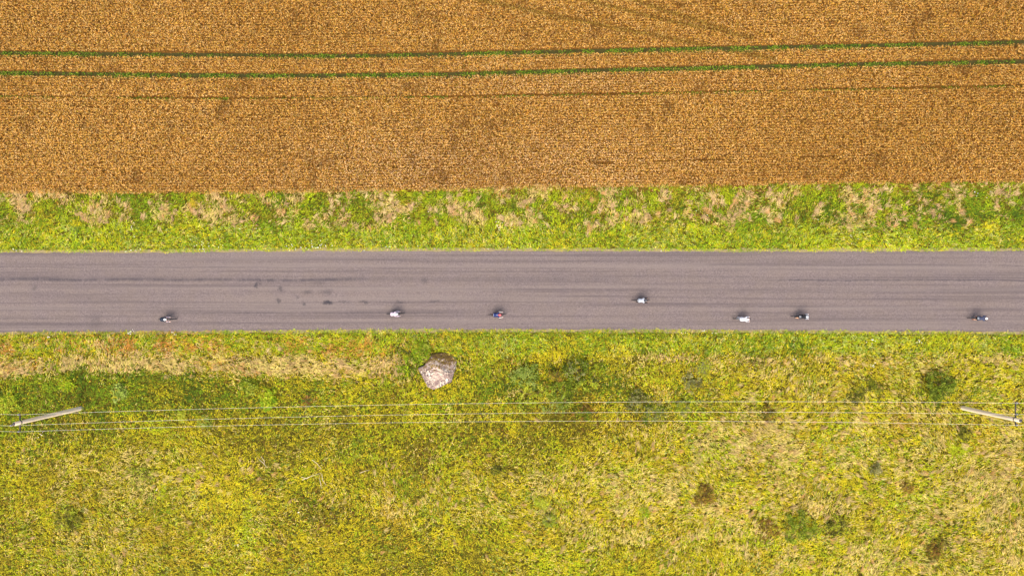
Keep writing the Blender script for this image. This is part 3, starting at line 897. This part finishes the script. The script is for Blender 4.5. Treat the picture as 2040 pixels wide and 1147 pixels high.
# ------------------------------------------------------------------ power line
WOOD = mat('weathered_wood', C(246, 218, 186, .98), .85, var=.18, scale=9)
STEEL = mat('galvanised_steel', C(92, 84, 84, .5), .6, .3)
PORC = mat('porcelain', C(170, 170, 186, .45), .35)
ALU = mat('aluminium_conductor', C(240, 232, 210, .75), .5, 0.0, var=.05)
KH = H / 62.0
def pole(base, lean, label, arm_px, ins_y, side, bracket=None):
    root = empty('utility_pole', base)
    tag(root, label, 'utility pole', 'wooden poles carrying the power line')
    at = lambda z: Vector((lean[0] * z, lean[1] * z, z))
    top = 7.85 * KH
    bm = bmesh.new()
    tube(bm, [at(-.3), at(0), at(top * .25), at(top * .5), at(top * .75), at(top - .03), at(top)], [.195, .19, .180, .168, .156, .145, .12], seg=20)
    sh = mesh_obj('shaft', bm, WOOD, root)
    bm = bmesh.new()
    tube(bm, [at(top - .02), at(top + .02), at(top + .05)], [.128, .128, .07], seg=20)
    mesh_obj('cap', bm, STEEL, sh)  # dark cap added to keep the sky-facing pole end from rendering bright
    za = 7.2 * KH
    ys = [W(arm_px, q, za + .25).y - base.y for q in ins_y]
    ax = W(arm_px, 0, za).x - base.x
    bm = bmesh.new()
    y0, y1 = min(ys) - .08, max(ys) + .08
    boxm(bm, (ax, (y0 + y1) / 2, za), (.07, (y1 - y0), .09))
    for k in (-1, 1):
        tube(bm, [(ax, at(za).y + .45 * k, za), (at(za - .5).x + .05, at(za - .5).y + .08 * k, za - .55)], .014, seg=6)
    bmesh.ops.bevel(bm, geom=[e for e in bm.edges if e.calc_length() > 1.2], offset=.008, segments=1)
    mesh_obj('crossarm', bm, STEEL, root)
    bm = bmesh.new()
    tube(bm, [at(za - .06), at(za + .06)], .158, seg=20)
    mesh_obj('clamp_band', bm, STEEL, root)
    att = []
    def insulator(x, y, z0):
        bm = bmesh.new()
        tube(bm, [(x, y, z0), (x, y, z0 + .10), (x, y, z0 + .11), (x, y, z0 + .16), (x, y, z0 + .17), (x, y, z0 + .22), (x, y, z0 + .25)], [.016, .016, .085, .07, .075, .05, .035], seg=14)
        mesh_obj('insulator', bm, PORC, root)
        att.append(Vector((base.x + x, base.y + y, z0 + .25)))
    if bracket:
        q = W(bracket[0], bracket[1], za + .4)
        bx, by = q.x - base.x, q.y - base.y
        bm = bmesh.new()
        a = at(za + .2)
        tube(bm, [a, (bx, by, za + .2)], .03, seg=8)
        mesh_obj('bracket', bm, STEEL, root)
        insulator(ax, ys[0], za + .045)
        insulator(bx, by, za + .2)
        insulator(ax, ys[1], za + .045)
    else:
        for q in ys:
            insulator(ax, q, za + .045)
    return att
bl = W(163, 812); br_ = W(1915, 811)
attL = pole(bl, (-.058 / KH, .014 / KH), 'weathered wooden pole at the left edge, its base toward the middle', 40, (825, 859), -1, bracket=(21, 847))
attR = pole(br_, (-.058 / KH, .042 / KH), 'weathered wooden pole at the right edge carrying three insulators on a bar', 2023, (802, 824.5, 846), 1)
def wire(A, B, sag, label):
    pts = []
    span = B - A
    def seg(P, Q, n, s, first):
        for i in range(0 if first else 1, n + 1):
            t = i / n
            p = P.lerp(Q, t)
            p.z -= 4 * s * t * (1 - t)
            pts.append(p)
    seg(A - Vector((span.x, span.y * .2, 0)), A, 40, sag, True)
    seg(A, B, 60, sag, False)
    seg(B, B + Vector((span.x, span.y * .2, 0)), 40, sag, False)
    bm = bmesh.new()
    tube(bm, pts, .0065, seg=6)
    tag(mesh_obj('power_line', bm, ALU), label, 'power line', 'overhead wires between the two poles')
wire(attL[0], attR[0], 2.85 * KH, 'upper pale overhead wire of three, nearest to the road')
wire(attL[1], attR[1], 3.05 * KH, 'middle pale overhead wire of three, between the upper and lower wires')
wire(attL[2], attR[2], 2.95 * KH, 'lower pale overhead wire of three, farthest from the road')

# ------------------------------------------------------------------ bicycles and riders
SKIN = mat('skin', C(226, 170, 136, .62), .55, var=.05)
RUB = mat('tyre_rubber', (.018, .018, .02), .8)
DARK = mat('black_component', (.02, .02, .022), .5)
METAL = mat('rim_alloy', (.10, .10, .11), .4, .6)
def cloth(name, c, k=.8):
    return mat(name, C(*c, k * .68), .8, var=.08, scale=30)

BB = Vector((-.07, 0, .27)); WB = .50; WR = .34
PED_Y = .125
def bicycle(loc, rz, frame_mat, phase, label, tyre_tint=None):
    root = empty('bicycle', loc, rz)
    tag(root, label, 'bicycle', 'racing bicycles ridden along the road')
    seat = Vector((-.25, 0, .93)); head_t = Vector((.34, 0, .86)); head_b = Vector((.37, 0, .74))
    bm = bmesh.new()
    for a, b_, r in ((BB, Vector((-.21, 0, .78)), .017), (BB, head_b, .021), (Vector((-.205, 0, .76)), head_t, .016), (head_t, head_b, .022)):
        tube(bm, [a, b_], r, seg=10)
    for s in (-1, 1):
        tube(bm, [BB + Vector((0, .03 * s, 0)), (-WB, .065 * s, WR)], .010, seg=8)
        tube(bm, [(-.20, .02 * s, .74), (-WB, .065 * s, WR)], .008, seg=8)
    tube(bm, [(-.21, 0, .78), seat], .0136, seg=10)
    tube(bm, [BB + Vector((0, -.04, 0)), BB + Vector((0, .04, 0))], .024, seg=12)
    mesh_obj('frame', bm, frame_mat, root)
    bm = bmesh.new()
    tube(bm, [head_b, head_b + Vector((.02, 0, -.05))], .02, seg=8)
    for s in (-1, 1):
        tube(bm, [(.385, .02 * s, .70), (.40, .05 * s, .66), (.46, .055 * s, .48), (WB, .055 * s, WR)], [.016, .014, .012, .009], seg=8)
    mesh_obj('fork', bm, frame_mat, root)
    bm = bmesh.new()
    tube(bm, [head_t, (.335, 0, .92), (.43, 0, .95)], .015, seg=8)
    tube(bm, [(.41, .24, .78), (.47, .235, .80), (.525, .225, .87), (.50, .215, .94), (.43, .20, .955), (.43, 0, .955), (.43, -.20, .955), (.50, -.215, .94), (.525, -.225, .87), (.47, -.235, .80), (.41, -.24, .78)], .014, seg=8)
    hb = mesh_obj('handlebar', bm, DARK, root)
    for s in (-1, 1):
        bm = bmesh.new()
        tube(bm, [(.49, .215 * s, .95), (.545, .215 * s, .985), (.57, .215 * s, 1.01)], [.016, .018, .013], seg=8)
        tube(bm, [(.55, .215 * s, .97), (.555, .22 * s, .90)], [.009, .006], seg=6)
        mesh_obj('brake_lever', bm, DARK, hb)
    bm = bmesh.new()
    pr = [(-.40, .068), (-.36, .072), (-.30, .06), (-.24, .035), (-.18, .022), (-.13, .018)]
    L = [[bm.verts.new((x, w, .945)), bm.verts.new((x, w * .4, .965)), bm.verts.new((x, -w * .4, .965)), bm.verts.new((x, -w, .945)), bm.verts.new((x, 0, .925))] for x, w in pr]
    for a, b_ in zip(L, L[1:]):
        for k in range(5):
            bm.faces.new((a[k], b_[k], b_[(k + 1) % 5], a[(k + 1) % 5]))
    bm.faces.new(L[0]); bm.faces.new(list(reversed(L[-1])))
    mesh_obj('saddle', bm, DARK, root)
    for s in (-1, 1):
        c = Vector((WB * s, 0, WR))
        circ = lambda r, n=40: [c + Vector((math.cos(6.28318 * i / n) * r, 0, math.sin(6.28318 * i / n) * r)) for i in range(n)]
        bm = bmesh.new()
        tube(bm, circ(.292), .012, seg=6, closed=True)
        tube(bm, [c + Vector((0, -.05, 0)), c + Vector((0, .05, 0))], .02, seg=10)
        for i in range(20):
            a = i * math.pi / 10
            tube(bm, [c + Vector((0, .025 * (-1) ** i, 0)), c + Vector((math.cos(a) * .288, 0, math.sin(a) * .288))], .0022, seg=4, cap=False)
        w = mesh_obj('wheel', bm, METAL, root)
        bm = bmesh.new()
        tube(bm, circ(.320), .021, seg=8, closed=True)
        mesh_obj('tyre', bm, RUB, w)
    bm = bmesh.new()
    for i in range(1):
        c = BB + Vector((0, -.055, 0))
        tube(bm, [c, c + Vector((0, -.008, 0))], .098, seg=28)
    mesh_obj('chainring', bm, DARK, root)
    bm = bmesh.new()
    tube(bm, [BB + Vector((0, -.075, 0)), BB + Vector((0, .075, 0))], .012, seg=8)
    cs = []
    for s in (-1, 1):
        a = phase if s < 0 else phase + math.pi
        p = BB + Vector((math.cos(a) * .172, .078 * s, math.sin(a) * .172))
        tube(bm, [BB + Vector((0, .065 * s, 0)), p], [.014, .010], seg=8)
        cs.append((p, s))
    ck = mesh_obj('crankset', bm, DARK, root)
    for p, s in cs:
        bm = bmesh.new()
        tube(bm, [p, p + Vector((0, .09 * s, 0))], .007, seg=6)
        boxm(bm, p + Vector((0, .055 * s, 0)), (.075, .06, .016))
        mesh_obj('pedal', bm, DARK, ck)
    bm = bmesh.new()
    c1 = BB + Vector((0, -.058, 0)); c2 = Vector((-WB, -.055, WR))
    tube(bm, [c1 + Vector((0, 0, .098)), c2 + Vector((0, 0, .035))], .005, seg=5)
    tube(bm, [c1 - Vector((0, 0, .098)), c2 - Vector((-.02, 0, .10)), c2 - Vector((0, 0, .035))], .005, seg=5)
    tube(bm, [c2, c2 + Vector((0, .03, 0))], .045, seg=16)
    mesh_obj('chain', bm, DARK, root)
    return root

def ik(a, c, l1, l2, bend):
    """joint between a and c, bent toward `bend`"""
    d = c - a
    D = min(d.length, (l1 + l2) * .999)
    x = (l1 * l1 - l2 * l2 + D * D) / (2 * D)
    h = math.sqrt(max(l1 * l1 - x * x, 0))
    u = d.normalized()
    b_ = (bend - u * bend.dot(u)).normalized()
    return a + u * x + b_ * h

def remesh(o, vox, it=4):
    m = o.modifiers.new('fuse', 'REMESH')
    m.mode = 'VOXEL'; m.voxel_size = vox; m.use_smooth_shade = True
    s = o.modifiers.new('soften', 'SMOOTH')
    s.factor = .5; s.iterations = it
    dg = bpy.context.evaluated_depsgraph_get()
    me = bpy.data.meshes.new_from_object(o.evaluated_get(dg))
    for p in me.polygons:
        p.use_smooth = True
    old = o.data
    o.modifiers.clear()
    o.data = me
    bpy.data.meshes.remove(old)

def rider(loc, rz, phase, mats, label, elbows=.05, crouch=0.0, bib=None, spread=0.0, stripe=None, sleeves=True, long_sleeve=False):
    """mats: jersey, shorts, helmet, shoes, socks, gloves"""
    root = empty('person', loc, rz)
    tag(root, label, 'person', 'cyclists riding along the road')
    pel = Vector((-.26, 0, 1.03)); waist = Vector((-.13, 0, 1.17 - crouch * .6)); chest = Vector((.06, 0, 1.29 - crouch)); neck = Vector((.17, 0, 1.37 - crouch))
    head = Vector((.265, 0, 1.44 - crouch))
    J = {}
    for s in (-1, 1):
        a = phase if s < 0 else phase + math.pi
        ped = BB + Vector((math.cos(a) * .172, PED_Y * s, math.sin(a) * .172))
        ank = ped + Vector((-.10, 0, .105)); toe = ped + Vector((.06, .005 * s, .035)); heel = ped + Vector((-.17, 0, .06))
        hip = Vector((-.25, .095 * s, 1.0))
        knee = ik(hip, ank, .45, .44, Vector((1, .05 * s, .2)))
        sh = Vector((.11, .155 * s, 1.315 - crouch)); hand = Vector((.485, (.200 + spread) * s, 1.0))
        elb = ik(sh, hand, .29, .27, Vector((-.1, (.05 + elbows * 3) * s, -1)))
        J[s] = (hip, knee, ank, toe, heel, sh, elb, hand, ped)
    # body: one fused surface
    bm = bmesh.new()
    ball(bm, pel, .145, (1, 1.12, .85)); ball(bm, waist, .128, (1.1, 1.1, .85)); ball(bm, chest, .142, (1.1, 1.2, .8))
    tube(bm, [pel, waist, chest], [.12, .11, .125], seg=16)
    capsule(bm, chest + Vector((.05, 0, .03)), neck, .085, .058); capsule(bm, neck, head + Vector((-.03, 0, -.03)), .056, .055)
    ball(bm, head, .098, (1.02, .78, 1.12)); ball(bm, head + Vector((.045, 0, -.06)), .06, (1, .85, 1))       # skull, jaw
    ball(bm, head + Vector((.105, 0, -.02)), .016, (1.2, .8, 1.5)); ball(bm, head + Vector((.088, 0, -.063)), .016, (.7, 1.5, .5))   # nose, lips
    for s in (-1, 1):
        hip, knee, ank, toe, heel, sh, elb, hand, ped = J[s]
        ball(bm, head + Vector((-.005, .079 * s, -.02)), .026, (.6, .4, 1.1))     # ear
        ball(bm, head + Vector((.082, .03 * s, .004)), .014)                     # eye ridge
        capsule(bm, chest + Vector((.02, .08 * s, .01)), sh, .10, .072)
        capsule(bm, sh, elb, .056, .042); mid = elb.lerp(hand, .35); capsule(bm, elb, mid, .042, .040); capsule(bm, mid, hand - Vector((.05, 0, -.01)), .040, .027)
        capsule(bm, hip, hip.lerp(knee, .4), .095, .088); capsule(bm, hip.lerp(knee, .4), knee, .088, .058)
        cf = knee.lerp(ank, .3); capsule(bm, knee, cf, .056, .060); capsule(bm, cf, ank, .060, .036)
        capsule(bm, heel + Vector((.03, 0, .015)), toe, .036, .030)
        # palm and fingers over the brake hood
        pd = Vector((.075, 0, -.006)); palm = hand - Vector((.05, 0, -.01))
        capsule(bm, palm, palm + pd + Vector((0, .012 * s, 0)), .024, .022); capsule(bm, palm, palm + pd + Vector((0, -.018 * s, 0)), .024, .022)
        for j, (off, ln) in enumerate(((-.028, .036), (-.010, .042), (.008, .038), (.026, .030))):
            b0 = palm + pd + Vector((.008, off * s, .006)); b1 = b0 + Vector((ln * .7, .003 * s, -.008)); b2 = b1 + Vector((ln * .25, .002 * s, -ln * .8))
            capsule(bm, b0, b1, .0105, .0095); capsule(bm, b1, b2, .0095, .008)
        t0 = palm + Vector((.02, -.02 * s, 0)); t1 = t0 + Vector((.035, -.022 * s, -.012)); capsule(bm, t0, t1, .014, .011); capsule(bm, t1, t1 + Vector((.022, .004 * s, -.02)), .011, .009)
    body = mesh_obj('body', bm, SKIN, root)
    remesh(body, .0075, 2)
    # jersey
    bm = bmesh.new()
    w2 = pel.lerp(waist, .25)
    ball(bm, w2, .170, (1, 1.12, .85)); ball(bm, waist, .162, (1.15, 1.1, .85)); ball(bm, chest, .165, (1.1, 1.12, .8))
    tube(bm, [w2, waist, chest], [.15, .145, .155], seg=16)
    capsule(bm, chest + Vector((.05, 0, .03)), neck - Vector((.025, 0, .01)), .096, .068)
    for s in (-1, 1):
        hip, knee, ank, toe, heel, sh, elb, hand, ped = J[s]
        capsule(bm, chest + Vector((.02, .07 * s, .01)), sh, .108, .074)
        if long_sleeve:
            capsule(bm, sh, elb, .068, .053); capsule(bm, elb, elb.lerp(hand, .8), .053, .038)
        else:
            capsule(bm, sh, sh.lerp(elb, .62), .062, .055)
    j = mesh_obj('jersey', bm, mats['jersey'], root)
    remesh(j, .012, 2)
    # shorts
    bm = bmesh.new()
    ball(bm, pel + Vector((-.01, 0, 0)), .156, (1, 1.14, .88)); tube(bm, [pel, pel.lerp(waist, .4)], [.14, .13], seg=16)
    for s in (-1, 1):
        hip, knee = J[s][0], J[s][1]
        capsule(bm, hip, hip.lerp(knee, .4), .106, .098); capsule(bm, hip.lerp(knee, .4), hip.lerp(knee, .66), .098, .082)
    o = mesh_obj('shorts', bm, mats['shorts'], root)
    remesh(o, .012, 2)
    for s in (-1, 1):
        hip, knee, ank, toe, heel, sh, elb, hand, ped = J[s]
        bm = bmesh.new()
        capsule(bm, heel + Vector((.03, 0, .0)), toe + Vector((.05, 0, 0)), .044, .034); capsule(bm, heel + Vector((.03, 0, .01)), ank, .046, .046)
        o = mesh_obj('shoe', bm, mats['shoes'], root); remesh(o, .010, 2)
        bm = bmesh.new()
        tube(bm, [ank, ank.lerp(knee, .30)], [.044, .056], seg=14)
        mesh_obj('sock', bm, mats['socks'], root)
        if 'arms' in mats:
            bm = bmesh.new()
            tube(bm, [sh.lerp(elb, .55), elb, elb.lerp(hand, .4), elb.lerp(hand, .8)], [.057, .050, .045, .036], seg=14)
            mesh_obj('arm_warmer', bm, mats['arms'], root)
        if 'gloves' in mats:
            bm = bmesh.new()
            palm = hand - Vector((.05, 0, -.01))
            capsule(bm, palm - Vector((.02, 0, 0)), palm + Vector((.075, .010 * s, 0)), .032, .030); capsule(bm, palm, palm + Vector((.075, -.018 * s, 0)), .030, .028)
            o = mesh_obj('glove', bm, mats['gloves'], root); remesh(o, .008, 1)
    # helmet: shell with vents
    bm = bmesh.new()
    bmesh.ops.create_uvsphere(bm, u_segments=28, v_segments=16, radius=1, matrix=Matrix.Identity(4))
    bmesh.ops.delete(bm, geom=[v for v in bm.verts if v.co.z < -.12], context='VERTS')
    for v in bm.verts:
        a = math.atan2(v.co.y, v.co.x)
        groove = 1 - .07 * max(0, math.cos(v.co.y * 15)) * (1 if v.co.z > .2 and abs(v.co.x) < .8 else 0)
        back = 1.08 if v.co.x < 0 else 1.0
        v.co = Vector((v.co.x * .142 * back * groove, v.co.y * .108 * groove, v.co.z * .098 * groove))
    bmesh.ops.solidify(bm, geom=bm.faces[:], thickness=.014)
    bmesh.ops.rotate(bm, verts=bm.verts, cent=(0, 0, 0), matrix=Matrix.Rotation(R(14), 3, 'Y'))
    bmesh.ops.translate(bm, verts=bm.verts, vec=head + Vector((-.008, 0, .035)))
    hm = mesh_obj('helmet', bm, mats['helmet'], root)
    if 'vent' in mats:
        for yy in (-.035, 0, .035):
            bm = bmesh.new()
            tube(bm, [head + Vector((-.09, yy, .085)), head + Vector((-.01, yy, .130 - abs(yy) * .3)), head + Vector((.075, yy, .088))], [.008, .013, .008], seg=8)
            mesh_obj('vent', bm, mats['vent'], hm)
    if bib:
        # cloth lying on the lower back
        bm = bmesh.new()
        nx, ny = 8, 10
        ln, wd = bib[1], bib[2]
        d = (waist - pel); d.normalize(); nrm = Vector((-d.z, 0, d.x))
        c0 = pel.lerp(waist, bib[3] if len(bib) > 3 else .55)
        g = []
        for i in range(nx + 1):
            row = []
            for k in range(ny + 1):
                u = (i / nx - .5) * ln; v = (k / ny - .5) * wd
                off = .164 - v * v * 3.0
                row.append(bm.verts.new(c0 + d * u + nrm * off + Vector((0, v, 0))))
            g.append(row)
        for i in range(nx):
            for k in range(ny):
                bm.faces.new((g[i][k], g[i + 1][k], g[i + 1][k + 1], g[i][k + 1]))
        bmesh.ops.solidify(bm, geom=bm.faces[:], thickness=.02)
        mesh_obj('back_panel', bm, bib[0], j)
    if stripe:
        bm = bmesh.new()
        d = chest - waist
        pts = [waist + Vector((0, 0, .135)) + d * .1, waist + d * .6 + Vector((-.04, 0, .135)), chest + Vector((-.04, 0, .128)), chest + Vector((.05, 0, .115))]
        tube(bm, pts, [.018, .022, .022, .014], seg=8)
        mesh_obj('back_stripe', bm, stripe, j)
    return root

WHITE = (240, 240, 244); BLACK = (26, 26, 32); NAVY = (34, 44, 66)
white = cloth('white_cloth', WHITE); black = cloth('black_cloth', BLACK, 1.0); shoe_b = cloth('black_shoe', (24, 24, 28), 1.0)
wht_h = mat('white_helmet_shell', C(244, 242, 242, .62), .35, var=.03)
blk_h = mat('black_helmet_shell', C(38, 38, 46, 1), .35, var=.03)
red_h = mat('red_helmet_shell', C(206, 80, 80, .8), .35, var=.05)
frames = {k: mat(k + '_frame_paint', v, .3, 0, var=.03, spec=.5) for k, v in dict(black=(.02, .02, .022), white=(.7, .7, .7), red=(.35, .03, .03), grey=(.10, .10, .11), blue=(.03, .05, .16)).items()}
def place(pxa, pxb, py, yaw=0):
    """wheel ends as seen at hub height -> ground point under the middle of the bicycle"""
    q = W((pxa + pxb) / 2, py, .34)
    return Vector((q.x, q.y, .03)), R(yaw)
def ride(pxa, pxb, py, yaw, fr, ph, blabel, mats, plabel, **kw):
    l, rz = place(pxa, pxb, py, yaw)
    bicycle(l, rz, frames[fr], ph, blabel)
    rider(l, rz, ph, mats, plabel, **kw)

ride(315.5, 352.5, 634.8, -1, 'black', 2.2, 'black racing bicycle of the last rider at the far left',
     dict(jersey=cloth('dark_navy_jersey', (40, 50, 66), .9), shorts=black, helmet=wht_h, shoes=white, socks=white, arms=cloth('pale_sleeve', (206, 186, 192)), gloves=cloth('pale_glove', (240, 210, 205))),
     'cyclist in dark navy jersey with white helmet and white sleeves, leftmost on the road')
ride(769.6, 806.4, 624.3, 2, 'black', .4, 'black racing bicycle under the pale pink rider',
     dict(jersey=cloth('pale_pink_jersey', (234, 214, 228)), shorts=black, helmet=wht_h, shoes=shoe_b, socks=black, arms=cloth('pale_pink_sleeve', (226, 206, 222)), gloves=cloth('grey_glove', (150, 150, 160))),
     'cyclist in pale pink jersey and white helmet over black shorts', crouch=.02, long_sleeve=False)
ride(972.3, 1009, 626, 1.5, 'red', 1.3, 'racing bicycle with red frame under the royal blue rider',
     dict(jersey=cloth('royal_blue_jersey', (40, 56, 112), .9), shorts=black, helmet=red_h, shoes=shoe_b, socks=black, arms=cloth('cream_sleeve', (246, 226, 216)), gloves=cloth('cream_glove', (240, 214, 200)), vent=white),
     'cyclist in royal blue jersey with red helmet and bare arms held wide', elbows=.2, spread=.03, bib=(cloth('pale_blue_panel', (214, 220, 240)), .11, .22, .3), stripe=white)
ride(1258, 1294.5, 597.6, 0, 'black', 2.9, 'black racing bicycle of the rider nearest the middle of the road',
     dict(jersey=cloth('silver_jersey', (206, 212, 222), .8), shorts=black, helmet=blk_h, shoes=shoe_b, socks=black, arms=black, gloves=black, vent=white),
     'cyclist in silver grey jersey and black helmet riding nearest the middle of the road', bib=(white, .13, .20, .05))
ride(1459, 1496.5, 634.4, -1, 'white', .9, 'racing bicycle with white frame under the rider dressed in white',
     dict(jersey=white, shorts=cloth('white_black_shorts', (200, 204, 214)), helmet=mat('cream_helmet_shell', C(250, 226, 216, .6), .35, var=.03), shoes=white, socks=white, arms=white, gloves=cloth('cream_glove_pair', (248, 224, 214))),
     'cyclist dressed all in white with a cream helmet')
ride(1575.5, 1612, 629.6, 0, 'black', 3.6, 'black racing bicycle under the black jersey rider with a white back patch',
     dict(jersey=black, shorts=black, helmet=mat('white_grey_helmet_shell', C(196, 202, 206, .85), .35), shoes=cloth('tan_shoe', (226, 176, 130)), socks=SKIN, arms=cloth('pale_sleeve_pair', (200, 205, 210)), gloves=cloth('white_glove', (238, 236, 240)), vent=blk_h),
     'cyclist in black jersey with a white patch on the lower back', bib=(white, .20, .20, .62))
ride(1926.8, 1963.5, 632.8, -1, 'grey', 4.4, 'dark grey racing bicycle of the leading rider at the far right',
     dict(jersey=cloth('slate_blue_jersey', (66, 72, 98), .9), shorts=black, helmet=wht_h, shoes=cloth('orange_brown_shoe', (176, 96, 60)), socks=SKIN, arms=cloth('slate_sleeve', (70, 78, 104), .9), gloves=black),
     'leading cyclist in slate blue jersey with white helmet, rightmost on the road', bib=(cloth('ice_white_panel', (226, 238, 242)), .16, .22, .45))
